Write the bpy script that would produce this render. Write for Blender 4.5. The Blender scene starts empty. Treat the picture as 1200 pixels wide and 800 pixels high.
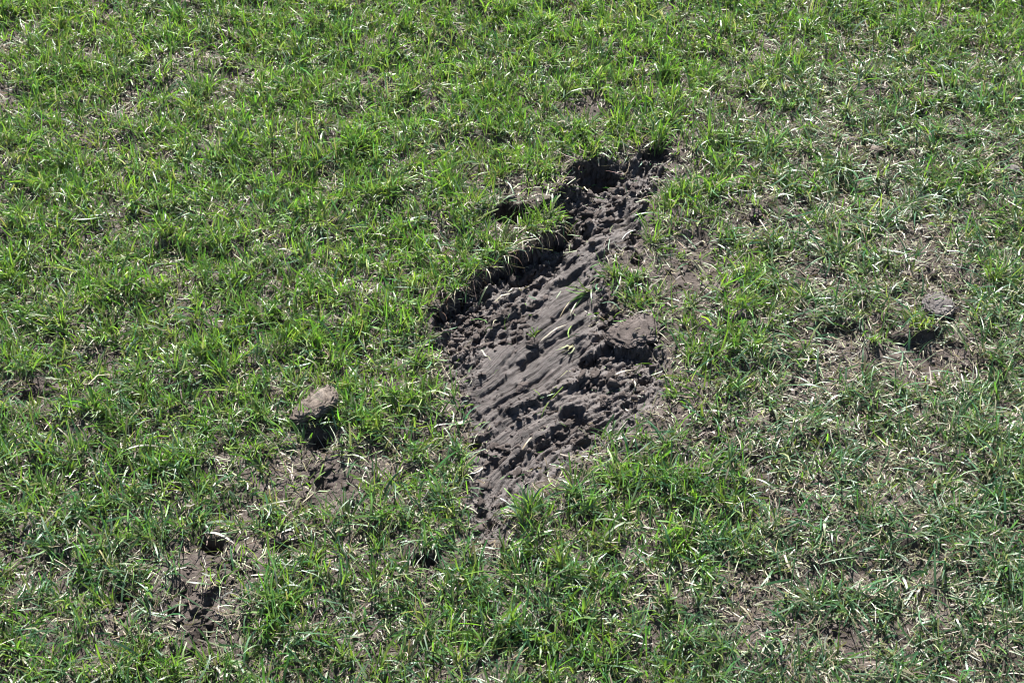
import bpy, bmesh, math, random
import numpy as np
from mathutils import Vector, Matrix, noise as mnoise

R = math.radians
scene = bpy.context.scene
col = scene.collection
rng = np.random.default_rng(11)
random.seed(11)

# ------------------------------------------------------------------ camera
CAM_H, PITCH, LENS = 1.70, R(45.0), 57.6
cam_data = bpy.data.cameras.new('camera')
cam = bpy.data.objects.new('camera', cam_data)
col.objects.link(cam)
CAM_Y = -CAM_H / math.tan(PITCH)
cam.location = (0.0, CAM_Y, CAM_H)
cam.rotation_euler = (math.pi / 2 - PITCH, 0.0, 0.0)
cam_data.sensor_width = 36.0
cam_data.lens = LENS
cam_data.clip_start = 0.05
cam_data.clip_end = 3000.0
cam_data.dof.use_dof = True
cam_data.dof.focus_distance = CAM_H / math.sin(PITCH)
cam_data.dof.aperture_fstop = 11.0
scene.camera = cam

# ------------------------------------------------------------------ sky, sun, exposure
SUN_EL, SUN_AZ = R(44.0), R(-3.0)        # azimuth measured from +Y (away from the camera) towards +X
world = bpy.data.worlds.new('World')
scene.world = world
world.use_nodes = True
wn = world.node_tree
wn.nodes.clear()
sky = wn.nodes.new('ShaderNodeTexSky')
sky.sky_type = 'NISHITA'
sky.sun_disc = False
sky.sun_elevation = SUN_EL
sky.sun_rotation = SUN_AZ
sky.dust_density = 0.3
sky.altitude = 400
bg = wn.nodes.new('ShaderNodeBackground')
bg.inputs['Strength'].default_value = 0.05
wo = wn.nodes.new('ShaderNodeOutputWorld')
wn.links.new(sky.outputs['Color'], bg.inputs['Color'])
wn.links.new(bg.outputs['Background'], wo.inputs['Surface'])

sun_data = bpy.data.lights.new('sun', 'SUN')
sun_data.energy = 5.0
sun_data.angle = R(0.53)
sun_data.color = (1.0, 0.975, 0.93)
sun = bpy.data.objects.new('sun', sun_data)
col.objects.link(sun)
sun_dir = Vector((math.sin(SUN_AZ) * math.cos(SUN_EL), math.cos(SUN_AZ) * math.cos(SUN_EL), math.sin(SUN_EL)))
sun.rotation_euler = sun_dir.to_track_quat('Z', 'Y').to_euler()
sun.location = sun_dir * 8

vs = scene.view_settings
vs.view_transform = 'Standard'
vs.look = 'None'
vs.gamma = 1.0
vs.use_curve_mapping = False
vs.exposure = 1.85
scene.cycles.diffuse_bounces = 1
scene.cycles.filter_width = 0.95
scene.cycles.max_bounces = 6

# ------------------------------------------------------------------ numeric helpers
def G(px, py):
    """photo pixel (1200 x 800) -> point on the level ground, metres"""
    px = np.asarray(px, float); py = np.asarray(py, float)
    f = LENS / 36.0 * 1200.0
    dx = (px - 600.0) / f
    dy = (400.0 - py) / f
    c, s = math.cos(PITCH), math.sin(PITCH)
    wy = c + dy * s
    wz = -s + dy * c
    t = -CAM_H / wz
    return dx * t, CAM_Y + wy * t

def GP(pts):
    a = np.array(pts, float)
    x, y = G(a[:, 0], a[:, 1])
    return np.stack([x, y], 1)

def pixel(x, y):
    """ground point -> photo pixel"""
    f = LENS / 36.0 * 1200.0
    c, s = math.cos(PITCH), math.sin(PITCH)
    ry, rz = y - CAM_Y, -CAM_H
    depth = ry * c - rz * s
    up = ry * s + rz * c
    return 600.0 + f * x / depth, 400.0 - f * up / depth

def _hash(ix, iy, seed):
    h = (ix.astype(np.int64) * 374761393 + iy.astype(np.int64) * 668265263 + seed * 1274126177) & 0xFFFFFFFF
    h = ((h ^ (h >> 13)) * 1274126177) & 0xFFFFFFFF
    return (h ^ (h >> 16)) & 0xFFFFFFFF

def pn(x, y, seed=0):
    """gradient noise, about -1..1"""
    x = np.asarray(x, float); y = np.asarray(y, float)
    ix = np.floor(x); iy = np.floor(y)
    fx, fy = x - ix, y - iy
    u = fx * fx * fx * (fx * (fx * 6 - 15) + 10)
    v = fy * fy * fy * (fy * (fy * 6 - 15) + 10)
    def g(ox, oy):
        a = _hash(ix + ox, iy + oy, seed) * (2 * math.pi / 4294967296.0)
        return np.cos(a) * (fx - ox) + np.sin(a) * (fy - oy)
    n0 = g(0, 0) * (1 - u) + g(1, 0) * u
    n1 = g(0, 1) * (1 - u) + g(1, 1) * u
    return (n0 * (1 - v) + n1 * v) * 1.5

def fbm(x, y, seed=0, octv=3, gain=0.5):
    a, t = 1.0, 0.0
    for o in range(octv):
        t = t + a * pn(x * 2 ** o, y * 2 ** o, seed + o * 17)
        a *= gain
    return t

def smooth(a, b, v):
    t = np.clip((v - a) / (b - a), 0, 1)
    return t * t * (3 - 2 * t)

def seg_dist(x, y, pts):
    """distance to a polyline, signed side (+ = left of travel) and position along it 0..1"""
    best = np.full(x.shape, 1e9); side = np.zeros(x.shape); along = np.zeros(x.shape)
    L = np.hypot(*(pts[1:] - pts[:-1]).T); tot = L.sum(); acc = 0.0
    for i in range(len(pts) - 1):
        a, b = pts[i], pts[i + 1]
        d = b - a
        t = np.clip(((x - a[0]) * d[0] + (y - a[1]) * d[1]) / (d @ d), 0, 1)
        ex, ey = x - (a[0] + t * d[0]), y - (a[1] + t * d[1])
        dd = np.hypot(ex, ey)
        m = dd < best
        best = np.where(m, dd, best)
        side = np.where(m, np.sign(d[0] * ey - d[1] * ex), side)
        along = np.where(m, (acc + t * L[i]) / tot, along)
        acc += L[i]
    return best, side, along

def inside(x, y, poly):
    c = np.zeros(x.shape, bool)
    n = len(poly)
    for i in range(n):
        x0, y0 = poly[i]; x1, y1 = poly[(i + 1) % n]
        cond = (y0 > y) != (y1 > y)
        xi = (x1 - x0) * (y - y0) / (y1 - y0 + 1e-12) + x0
        c ^= cond & (x < xi)
    return c

def idw(x, y, pts, vals, p=3.0):
    num = np.zeros(x.shape); den = np.zeros(x.shape)
    for (a, b), v in zip(pts, vals):
        w = 1.0 / (((x - a) ** 2 + (y - b) ** 2) + 1e-5) ** (p / 2)
        num += w * v; den += w
    return num / den

# ------------------------------------------------------------------ layout of the torn place (traced, then laid on the ground)
SCRAPE = GP([(778, 176), (755, 178), (728, 190), (700, 186), (668, 204), (676, 222), (655, 240), (664, 262), (640, 278),
             (600, 300), (566, 322), (540, 343), (508, 366), (510, 402), (528, 430), (542, 448), (550, 482), (556, 510),
             (555, 540), (550, 589), (556, 634), (584, 632), (596, 600), (614, 572), (652, 552), (700, 526), (728, 508),
             (768, 474), (780, 436), (780, 404), (748, 384), (714, 358), (704, 326), (712, 300), (744, 290), (754, 262),
             (760, 236), (782, 204)])
WALL = GP([(513, 372), (540, 343), (566, 322), (600, 300), (640, 278), (668, 258), (700, 240), (735, 222), (765, 200)])
G_FIRST = GP([(500, 400), (513, 372), (540, 343), (600, 300), (668, 260), (735, 225), (780, 180), (800, 160)])
G_LAST = GP([(560, 640), (575, 600), (592, 565), (635, 520), (690, 492), (770, 450), (830, 410)])
def groove_t(x, y):
    """place across the drag direction, in metres from the cut edge"""
    a, sa, _ = seg_dist(x, y, G_FIRST)
    b, _, _ = seg_dist(x, y, G_LAST)
    return .36 * np.where(sa > 0, -a, a) / (a + b + 1e-4)
DEPTH = [((520, 372), 20), ((545, 350), 26), ((600, 310), 37), ((640, 288), 39), ((670, 268), 35), ((700, 250), 21),
         ((700, 205), 26), ((735, 205), 20), ((765, 185), 16), ((560, 385), 19), ((620, 340), 20), ((620, 390), 17),
         ((680, 350), 12), ((580, 440), 13), ((650, 420), 13), ((720, 400), 7), ((745, 420), 8), ((610, 470), 12),
         ((680, 470), 12), ((730, 440), 9), ((600, 520), 11), ((650, 505), 10), ((575, 570), 7), ((570, 600), 5),
         ((720, 250), 18), ((730, 270), 12), ((690, 300), 16), ((540, 420), 8), ((760, 215), 10)]
dpt = GP([d[0] for d in DEPTH]); dval = [d[1] * 1e-3 for d in DEPTH]
# ledges: the far side stands proud and breaks off towards the camera (height, fade length behind)
LEDGES = [([(586, 486), (605, 478), (626, 468), (650, 456)], .013, .05),
          ([(618, 522), (635, 514), (652, 504), (668, 498)], .011, .03),
          ([(590, 552), (600, 540), (614, 526)], .009, .03),
          ([(718, 404), (735, 408), (752, 408), (768, 404)], .020, .05),
          ([(656, 486), (672, 478), (690, 474)], .014, .04),
          ([(560, 376), (590, 366), (612, 352), (640, 336)], .008, .03),
          ([(640, 330), (664, 316), (690, 304)], .007, .03),
          ([(706, 246), (726, 232), (748, 220)], .010, .02),
          ([(690, 412), (708, 404), (722, 396)], .010, .03),
          ([(640, 460), (668, 448), (700, 436)], .008, .03),
          ([(575, 468), (592, 452), (612, 440)], .004, .03),
          ([(590, 428), (625, 405), (660, 384), (690, 362)], .0035, .04),
          ([(565, 448), (600, 420), (640, 395)], .003, .03),
          ([(596, 264), (625, 250), (650, 234), (668, 218)], .018, .03),
          ([(950, 382), (985, 376), (1010, 384)], .008, .06),
          ([(1040, 390), (1060, 396), (1092, 392), (1108, 384)], .014, .07),
          ([(860, 540), (875, 534), (890, 536)], .010, .04),
          ([(850, 386), (868, 380), (880, 384)], .008, .04),
          ([(350, 500), (372, 506), (388, 498)], .012, .05),
          ([(478, 658), (492, 654), (508, 660)], .012, .05),
          ([(20, 462), (40, 456), (60, 462)], .012, .06),
          ([(70, 120), (95, 116), (110, 122)], .012, .08),
          ([(500, 60), (515, 54), (530, 58)], .012, .06),
          ([(1000, 112), (1025, 108), (1045, 114)], .012, .06),
          ([(1040, 640), (1060, 634), (1080, 642)], .010, .06)]
LEDGES = [(GP(l), h, f) for l, h, f in LEDGES]
# pits: (px, py, half width px, half height px, depth m)
PITS = [(250, 638, 14, 9, .022), (216, 690, 10, 7, .017), (236, 742, 9, 8, .018), (202, 718, 8, 6, .013),
        (242, 706, 7, 7, .016), (375, 519, 9, 9, .03), (376, 566, 9, 8, .022), (145, 692, 10, 7, .016),
        (974, 750, 8, 7, .02), (600, 252, 21, 11, .036), (697, 201, 33, 11, .024), (768, 178, 16, 7, .016),
        (688, 262, 6, 5, .012), (520, 352, 8, 6, .01), (560, 366, 8, 8, .012), (745, 302, 8, 8, .012), (690, 418, 12, 8, .014),
        (672, 482, 13, 9, .014), (735, 470, 8, 5, .01), (702, 500, 10, 5, .012), (755, 440, 9, 6, .012),
        (604, 390, 6, 5, .008), (555, 520, 9, 6, .012), (580, 540, 6, 6, .009), (565, 600, 7, 6, .008), (716, 368, 9, 7, .012),
        (840, 515, 8, 6, .012), (500, 657, 10, 6, .016), (330, 640, 10, 9, .014), (1115, 700, 10, 6, .012), (1178, 785, 16, 10, .012)]
# thin or bare places in the sward: (px, py, half width, half height, strength)
BARE = [(795, 315, 42, 28, .85), (820, 290, 18, 20, .5), (1060, 416, 70, 20, 1.35), (985, 404, 42, 20, 1.0), (950, 325, 26, 16, .65),
        (1100, 352, 26, 20, .7), (1075, 290, 38, 26, .6), (870, 248, 22, 16, .6), (1026, 176, 18, 12, .75), (1183, 196, 16, 12, .8),
        (375, 556, 80, 30, .75), (330, 575, 50, 25, .5), (232, 712, 45, 38, .82), (255, 655, 45, 25, .65), (290, 690, 26, 20, .7),
        (150, 715, 24, 16, .6), (982, 744, 36, 19, 1.4), (880, 725, 45, 26, .65), (890, 685, 30, 20, .5), (1170, 785, 26, 16, .7),
        (815, 460, 40, 20, .45), (860, 500, 40, 16, .65), (930, 455, 24, 16, .75), (810, 545, 18, 12, .5),
        (530, 430, 26, 34, .55), (545, 500, 18, 20, .5), (572, 640, 20, 30, .6), (700, 515, 40, 18, .5), (770, 480, 26, 26, .5),
        (270, 90, 26, 16, .6), (150, 130, 26, 16, .45), (20, 40, 14, 16, .6), (10, 110, 20, 10, .5), (430, 335, 24, 16, .5),
        (130, 425, 22, 14, .7), (35, 455, 30, 14, .55), (250, 60, 18, 10, .4), (210, 75, 20, 10, .4), (160, 110, 26, 18, .4),
        (985, 60, 30, 14, .5), (900, 55, 40, 14, .4), (1060, 15, 20, 8, .7), (880, 120, 26, 12, .4), (790, 175, 20, 20, .5),
        (505, 725, 22, 12, .6), (490, 660, 22, 12, .6), (400, 745, 16, 12, .6), (440, 770, 14, 10, .5), (350, 620, 40, 22, .45),
        (690, 128, 24, 14, .45), (600, 210, 24, 12, .45), (598, 232, 14, 8, .7), (1060, 540, 50, 22, .4), (1000, 600, 40, 18, .4),
        (910, 590, 26, 14, .45), (760, 690, 20, 12, .5), (770, 705, 12, 8, .5), (930, 610, 22, 12, .5), (20, 650, 18, 16, .7),
        (60, 660, 14, 10, .5), (505, 500, 14, 12, .5), (830, 520, 22, 10, .6), (960, 245, 20, 12, .4), (1130, 330, 20, 14, .5),
        (1190, 610, 16, 14, .5), (720, 350, 18, 14, .5), (760, 400, 22, 24, .6), (780, 360, 26, 18, .45)]
BARE = [(*map(float, G(px, py)), *(np.abs(np.array(G(px + rx, py)) - np.array(G(px, py)))[:1]),
         abs(float(G(px, py - ry)[1] - G(px, py + ry)[1])) / 2, s) for px, py, rx, ry, s in BARE]
PITS = [(*map(float, G(px, py)), float(G(px + rx, py)[0] - G(px, py)[0]),
         abs(float(G(px, py - ry)[1] - G(px, py + ry)[1])) / 2, d) for px, py, rx, ry, d in PITS]

def warp(x, y, amp=.004, s=.02, seed=90):
    return x + amp * fbm(x / s, y / s, seed, 2), y + amp * fbm(x / s, y / s, seed + 5, 2)

def scrape_sd(x, y):
    """signed distance to the torn outline, negative inside"""
    wx, wy = warp(x, y, .005, .022, 40)
    wx, wy = warp(wx, wy, .002, .007, 44)
    ring = np.vstack([SCRAPE, SCRAPE[:1]])
    d, _, _ = seg_dist(wx, wy, ring)
    return np.where(inside(wx, wy, SCRAPE), -d, d)

def bare_amount(x, y):
    wx, wy = warp(x, y, .018, .05, 60)
    b = np.zeros(x.shape)
    for cx, cy, rx, ry, s in BARE:
        q = ((wx - cx) / rx) ** 2 + ((wy - cy) / ry) ** 2
        b = np.maximum(b, s * np.exp(-q * .75) * 1.15)
    return b

CLAY = GP([(545, 442), (566, 412), (600, 378), (632, 345), (640, 318), (668, 298), (704, 284), (712, 310), (700, 350), (694, 385),
           (676, 425), (640, 458), (606, 482), (582, 496), (562, 484)])
CLAY3 = GP([(660, 292), (680, 268), (712, 244), (744, 216), (756, 232), (744, 262), (716, 286), (690, 300)])
CLAY2 = GP([(574, 505), (600, 494), (640, 482), (664, 490), (650, 512), (612, 530), (590, 550), (584, 610), (564, 616), (566, 556)])
def clay_weight(x, y):
    x, y = warp(x, y, .012, .035, 47)
    out = np.zeros(x.shape)
    for poly, amt in ((CLAY, 1.0), (CLAY2, .85), (CLAY3, .55)):
        d, _, _ = seg_dist(x, y, np.vstack([poly, poly[:1]]))
        out = np.maximum(out, amt * smooth(.012, -.014, np.where(inside(x, y, poly), -d, d)))
    return out

def height(x, y):
    sd = scrape_sd(x, y)
    m_in = smooth(.002, -.002, sd)                     # sharp torn edge
    near = (np.abs(x) < 3) & (np.abs(y) < 3)
    lawn = .0075 * fbm(x / .13, y / .13, 1, 2) + .0065 * fbm(x / .040, y / .040, 3, 2) + .0016 * fbm(x / .013, y / .013, 6, 2)
    lawn = lawn * (1 - .45 * np.clip(bare_amount(x, y), 0, 1)) - .005 * np.clip(bare_amount(x, y), 0, 1)
    z = lawn.copy()
    # floor of the scrape
    sel = sd < .04
    xs, ys = x[sel], y[sel]
    if xs.size:
        dep = idw(xs, ys, dpt, dval, 3.0)
        dw, _, _ = seg_dist(xs, ys, WALL)
        dep = dep * (1 + .35 * fbm(xs / .05, ys / .05, 48, 2))
        t = groove_t(xs, ys)
        u = xs * .57 + ys * .82
        wx = t + .0013 * pn(xs / .04, ys / .04, 21)
        clay = clay_weight(xs, ys)
        low = smooth(-.02, -.10, ys)
        stri = .0070 * pn(wx / .024, u / .34, 31) + .0070 * (np.abs(pn(wx / .0135, u / .30, 32)) ** .75 - .4) + .0028 * pn(wx / .0062, u / .22, 34)
        crumb = np.abs(fbm(wx / .015, u / .045, 35, 3, .6)) * .0085 - .0032 + .0030 * fbm(xs / .013, ys / .013, 36, 2) + .0012 * pn(xs / .0055, ys / .0055, 39)
        crumb2 = .0009 * fbm(xs / .008, ys / .008, 37, 2) + .0022 * np.maximum(0, fbm(xs / .02, ys / .02, 52, 2) - .25)
        rim = smooth(-.05, -.006, sd[sel])
        crumb = crumb * (1 + .9 * rim) * (1 - .55 * low)
        floor = -dep + stri * np.maximum(.6 + .4 * clay, low) + crumb * (1 - clay * .90) + crumb2
        edge = smooth(-.001, -.030, sd[sel])
        wall_soft = smooth(.035, .012, dw)              # 1 close to the cut wall: no soft shoulder there
        ramp = np.maximum(edge, wall_soft)
        z[sel] = z[sel] * (1 - m_in[sel]) + m_in[sel] * ((z[sel] * .6 + crumb * .8) * (1 - ramp) + floor * (.25 + .75 * ramp))
    wx, wy = warp(x, y, .006, .02, 70)
    wx, wy = warp(wx, wy, .0025, .007, 73)
    for l, h, f in LEDGES:
        c = l.mean(0)
        s2 = (np.hypot(x - c[0], y - c[1]) < .25)
        if not s2.any():
            continue
        d, side, al = seg_dist(wx[s2], wy[s2], l)
        win = smooth(0, .18, al) * smooth(1, .82, al)
        far = side > 0
        up = np.where(far, np.exp(-(d / f) ** 1.5), np.maximum(0, 1 - d / .0035) )
        dn = np.where(~far, np.exp(-(d / (f * .8)) ** 1.5), 0)
        z[s2] += h * (.6 * up - .4 * dn) * win
    for cx, cy, rx, ry, dp in PITS:
        q = ((wx - cx) / rx) ** 2 + ((wy - cy) / ry) ** 2
        z -= dp * smooth(1.25, .45, q)
    return np.where(near, z, .0 * z - .002), sd

# ------------------------------------------------------------------ ground sheet: fine where the scrape is, coarser outwards, out to the horizon
def axis(fine0, fine1, fstep, mid0, mid1, mstep, far):
    a = list(np.arange(fine0, fine1 + 1e-9, fstep))
    v, st = fine1, fstep
    while v < mid1:
        st = min(mstep, st * 1.15); v += st; a.append(v)
    while v < far:
        st *= 1.6; v += st; a.append(v)
    v, st = fine0, fstep; b = []
    while v > mid0:
        st = min(mstep, st * 1.15); v -= st; b.append(v)
    while v > -far:
        st *= 1.6; v -= st; b.append(v)
    return np.array(b[::-1] + a)

AX = axis(-.14, .26, .0016, -1.5, 1.5, .0095, 900)
AY = axis(-.42, .50, .0021, -1.0, 1.7, .0095, 900)
XX, YY = np.meshgrid(AX, AY)
ZZ, SD = height(XX.ravel(), YY.ravel())
ZZ = ZZ.reshape(XX.shape); SD = SD.reshape(XX.shape)

def zat(x, y):
    i = np.clip(np.searchsorted(AX, x) - 1, 0, len(AX) - 2)
    j = np.clip(np.searchsorted(AY, y) - 1, 0, len(AY) - 2)
    fx = np.clip((x - AX[i]) / (AX[i + 1] - AX[i]), 0, 1)
    fy = np.clip((y - AY[j]) / (AY[j + 1] - AY[j]), 0, 1)
    return (ZZ[j, i] * (1 - fx) * (1 - fy) + ZZ[j, i + 1] * fx * (1 - fy) + ZZ[j + 1, i] * (1 - fx) * fy + ZZ[j + 1, i + 1] * fx * fy)

def sdat(x, y):
    i = np.clip(np.searchsorted(AX, x), 0, len(AX) - 1)
    j = np.clip(np.searchsorted(AY, y), 0, len(AY) - 1)
    return SD[j, i]

# ------------------------------------------------------------------ materials
def new_mat(name):
    m = bpy.data.materials.new(name); m.use_nodes = True
    n = m.node_tree; n.nodes.clear()
    return m, n, n.nodes.new('ShaderNodeOutputMaterial')

def N(n, t, **kw):
    o = n.nodes.new(t)
    for k, v in kw.items():
        setattr(o, k, v)
    return o

def soil_material(name, c_dark, c_mid, c_light, rough, bump, scale=1.0, spec=.3, groove=False):
    m, n, out = new_mat(name)
    L = n.links.new
    tc = N(n, 'ShaderNodeTexCoord')
    b = N(n, 'ShaderNodeBsdfPrincipled')
    n1 = N(n, 'ShaderNodeTexNoise'); n1.inputs['Scale'].default_value = 28 * scale; n1.inputs['Detail'].default_value = 6; n1.inputs['Roughness'].default_value = .62
    n2 = N(n, 'ShaderNodeTexNoise'); n2.inputs['Scale'].default_value = 330 * scale; n2.inputs['Detail'].default_value = 3
    n3 = N(n, 'ShaderNodeTexNoise'); n3.inputs['Scale'].default_value = 150 * scale; n3.inputs['Detail'].default_value = 5; n3.inputs['Roughness'].default_value = .7
    for q in (n1, n2, n3):
        L(tc.outputs['Object'], q.inputs['Vector'])
    r1 = N(n, 'ShaderNodeValToRGB')
    r1.color_ramp.elements[0].position = .3; r1.color_ramp.elements[0].color = (*c_dark, 1)
    r1.color_ramp.elements[1].position = .72; r1.color_ramp.elements[1].color = (*c_light, 1)
    e = r1.color_ramp.elements.new(.5); e.color = (*c_mid, 1)
    L(n1.outputs['Fac'], r1.inputs['Fac'])
    mx = N(n, 'ShaderNodeMix', data_type='RGBA', blend_type='OVERLAY')
    mx.inputs['Factor'].default_value = .55
    L(r1.outputs['Color'], mx.inputs['A']); L(n2.outputs['Fac'], mx.inputs['B'])
    L(mx.outputs['Result'], b.inputs['Base Color'])
    b.inputs['Roughness'].default_value = rough
    b.inputs['Specular IOR Level'].default_value = spec
    bp = N(n, 'ShaderNodeBump'); bp.inputs['Strength'].default_value = bump; bp.inputs['Distance'].default_value = .003
    L(n3.outputs['Fac'], bp.inputs['Height'])
    if groove:
        at = N(n, 'ShaderNodeAttribute', attribute_name='groove')
        hs = []
        for sc, w in (((260, 7, 1), 1.0), ((700, 10, 1), .6)):
            mp = N(n, 'ShaderNodeVectorMath', operation='MULTIPLY'); mp.inputs[1].default_value = sc
            L(at.outputs['Vector'], mp.inputs[0])
            g = N(n, 'ShaderNodeTexNoise'); g.inputs['Scale'].default_value = 1; g.inputs['Detail'].default_value = 3
            L(mp.outputs['Vector'], g.inputs['Vector'])
            mu = N(n, 'ShaderNodeMath', operation='MULTIPLY'); mu.inputs[1].default_value = w
            rg = N(n, 'ShaderNodeMath', operation='SUBTRACT'); rg.inputs[1].default_value = .5; L(g.outputs['Fac'], rg.inputs[0])
            ab = N(n, 'ShaderNodeMath', operation='ABSOLUTE'); L(rg.outputs[0], ab.inputs[0])
            pw = N(n, 'ShaderNodeMath', operation='POWER'); pw.inputs[1].default_value = .6; L(ab.outputs[0], pw.inputs[0])
            L(pw.outputs[0], mu.inputs[0]); hs.append(mu)
        ad = N(n, 'ShaderNodeMath', operation='ADD'); L(hs[0].outputs[0], ad.inputs[0]); L(hs[1].outputs[0], ad.inputs[1])
        sp = N(n, 'ShaderNodeSeparateXYZ'); L(at.outputs['Vector'], sp.inputs[0])
        nm = N(n, 'ShaderNodeTexNoise'); nm.inputs['Scale'].default_value = 45; nm.inputs['Detail'].default_value = 3; L(tc.outputs['Object'], nm.inputs['Vector'])
        rm = N(n, 'ShaderNodeMapRange'); rm.inputs['From Min'].default_value = .30; rm.inputs['From Max'].default_value = .60; L(nm.outputs['Fac'], rm.inputs['Value'])
        m0 = N(n, 'ShaderNodeMath', operation='MULTIPLY'); L(rm.outputs['Result'], m0.inputs[0]); L(sp.outputs['Z'], m0.inputs[1])
        m2 = N(n, 'ShaderNodeMath', operation='MULTIPLY'); L(ad.outputs[0], m2.inputs[0]); L(m0.outputs[0], m2.inputs[1])
        b2 = N(n, 'ShaderNodeBump'); b2.inputs['Strength'].default_value = .95; b2.inputs['Distance'].default_value = .0055
        L(m2.outputs[0], b2.inputs['Height']); L(bp.outputs['Normal'], b2.inputs['Normal'])
        bp = b2
    L(bp.outputs['Normal'], b.inputs['Normal'])
    L(b.outputs['BSDF'], out.inputs['Surface'])
    return m

M_LAWN = soil_material('lawn_soil', (.025, .0182, .0150), (.058, .0450, .0382), (.114, .0930, .0815), .92, 1.0)
M_CLAY = soil_material('scraped_clay', (.036, .0280, .0250), (.058, .0458, .0410), (.094, .0765, .0700), .62, 1.0, spec=.4, groove=True)
M_CLOD = soil_material('clod_soil', (.040, .0300, .0258), (.067, .0520, .0452), (.118, .0960, .0855), .85, .7, 1.4)
M_DRYCLOD = soil_material('dry_clod_soil', (.066, .052, .041), (.115, .092, .075), (.185, .155, .130), .95, .8, 1.6)
M_GREYCLOD = soil_material('grey_clod_soil', (.056, .048, .045), (.092, .081, .077), (.145, .131, .125), .9, .7, 1.6)

def blade_material(name, trans, rough, spec):
    m, n, out = new_mat(name)
    L = n.links.new
    at = N(n, 'ShaderNodeAttribute', attribute_name='blade_colour')
    b = N(n, 'ShaderNodeBsdfPrincipled')
    L(at.outputs['Color'], b.inputs['Base Color'])
    b.inputs['Roughness'].default_value = rough
    b.inputs['Specular IOR Level'].default_value = spec
    tr = N(n, 'ShaderNodeBsdfTranslucent')
    g = N(n, 'ShaderNodeMix', data_type='RGBA', blend_type='MULTIPLY')
    g.inputs['Factor'].default_value = 1
    g.inputs['B'].default_value = (1.35, 1.45, .8, 1)
    L(at.outputs['Color'], g.inputs['A']); L(g.outputs['Result'], tr.inputs['Color'])
    ms = N(n, 'ShaderNodeMixShader'); ms.inputs['Fac'].default_value = trans
    L(b.outputs['BSDF'], ms.inputs[1]); L(tr.outputs['BSDF'], ms.inputs[2])
    L(ms.outputs['Shader'], out.inputs['Surface'])
    return m

M_GRASS = blade_material('living_blade', .44, .44, .75)
M_STRAW = blade_material('dry_blade', .15, .50, .5)

# ------------------------------------------------------------------ mesh helpers
def mesh_from(name, V, F4=None, F3=None, smooth_shade=True):
    me = bpy.data.meshes.new(name)
    nq = 0 if F4 is None else len(F4); nt = 0 if F3 is None else len(F3)
    me.vertices.add(len(V)); me.vertices.foreach_set('co', np.ascontiguousarray(V, np.float32).ravel())
    loops = []
    if nq: loops.append(F4.ravel())
    if nt: loops.append(F3.ravel())
    loops = np.concatenate(loops).astype(np.int32)
    me.loops.add(len(loops)); me.loops.foreach_set('vertex_index', loops)
    starts = np.concatenate([np.arange(nq) * 4, nq * 4 + np.arange(nt) * 3]).astype(np.int32)
    me.polygons.add(nq + nt); me.polygons.foreach_set('loop_start', starts)
    if smooth_shade:
        me.polygons.foreach_set('use_smooth', np.ones(nq + nt, bool))
    me.update(calc_edges=True)
    return me

def add_obj(name, me, mat=None, parent=None, **props):
    o = bpy.data.objects.new(name, me); col.objects.link(o)
    if mat and me is not None and not me.materials: me.materials.append(mat)
    if parent: o.parent = parent
    for k, v in props.items(): o[k] = v
    return o

def set_colour(me, C):
    a = me.color_attributes.new('blade_colour', 'FLOAT_COLOR', 'POINT')
    a.data.foreach_set('color', np.ascontiguousarray(np.concatenate([C, np.ones((len(C), 1))], 1), np.float32).ravel())

# ------------------------------------------------------------------ ground objects
ny, nx = XX.shape
idx = np.arange(nx * ny).reshape(ny, nx)
quads = np.stack([idx[:-1, :-1], idx[:-1, 1:], idx[1:, 1:], idx[1:, :-1]], -1).reshape(-1, 4)
qsd = .25 * (SD[:-1, :-1] + SD[:-1, 1:] + SD[1:, 1:] + SD[1:, :-1]).ravel()
gyy, gxx = np.gradient(ZZ, AY, AX)
steep = smooth(.9, 2.8, np.hypot(gxx, gyy)).ravel()
steep *= 1 - .93 * np.maximum(clay_weight(XX.ravel(), YY.ravel()), .8 * smooth(-.02, -.10, YY.ravel()) * smooth(.01, -.01, SD.ravel()))
jx = 1.5 * pn(XX.ravel() / .009 + ZZ.ravel() / .006, YY.ravel() / .009, 81) * .005 + pn(XX.ravel() / .004, ZZ.ravel() / .003, 83) * .0022
jy = pn(XX.ravel() / .009, ZZ.ravel() / .006 + YY.ravel() / .02, 85) * .006 + pn(XX.ravel() / .004 + 7, ZZ.ravel() / .003, 87) * .0025
VV = np.stack([XX.ravel() + jx * steep, YY.ravel() + jy * steep, ZZ.ravel()], 1)
def sub_mesh(name, sel):
    q = quads[sel]; used = np.unique(q)
    remap = np.zeros(len(VV), np.int64); remap[used] = np.arange(len(used))
    return mesh_from(name, VV[used], remap[q])
add_obj('ground', sub_mesh('ground', qsd >= .002), M_LAWN, kind='structure', label='lumpy brown lawn soil under the patchy grass')
bs = sub_mesh('bare_soil', qsd < .002)
co = np.zeros(len(bs.vertices) * 3, np.float32); bs.vertices.foreach_get('co', co); co = co.reshape(-1, 3).astype(float)
ga = bs.attributes.new('groove', 'FLOAT_VECTOR', 'POINT')
ga.data.foreach_set('vector', np.stack([groove_t(co[:, 0], co[:, 1]), co[:, 0] * .57 + co[:, 1] * .82,
                                        clay_weight(co[:, 0], co[:, 1])], 1).astype(np.float32).ravel())
add_obj('bare_soil', bs, M_CLAY, kind='structure', label='scraped grey brown clay with smeared curving grooves')

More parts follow.
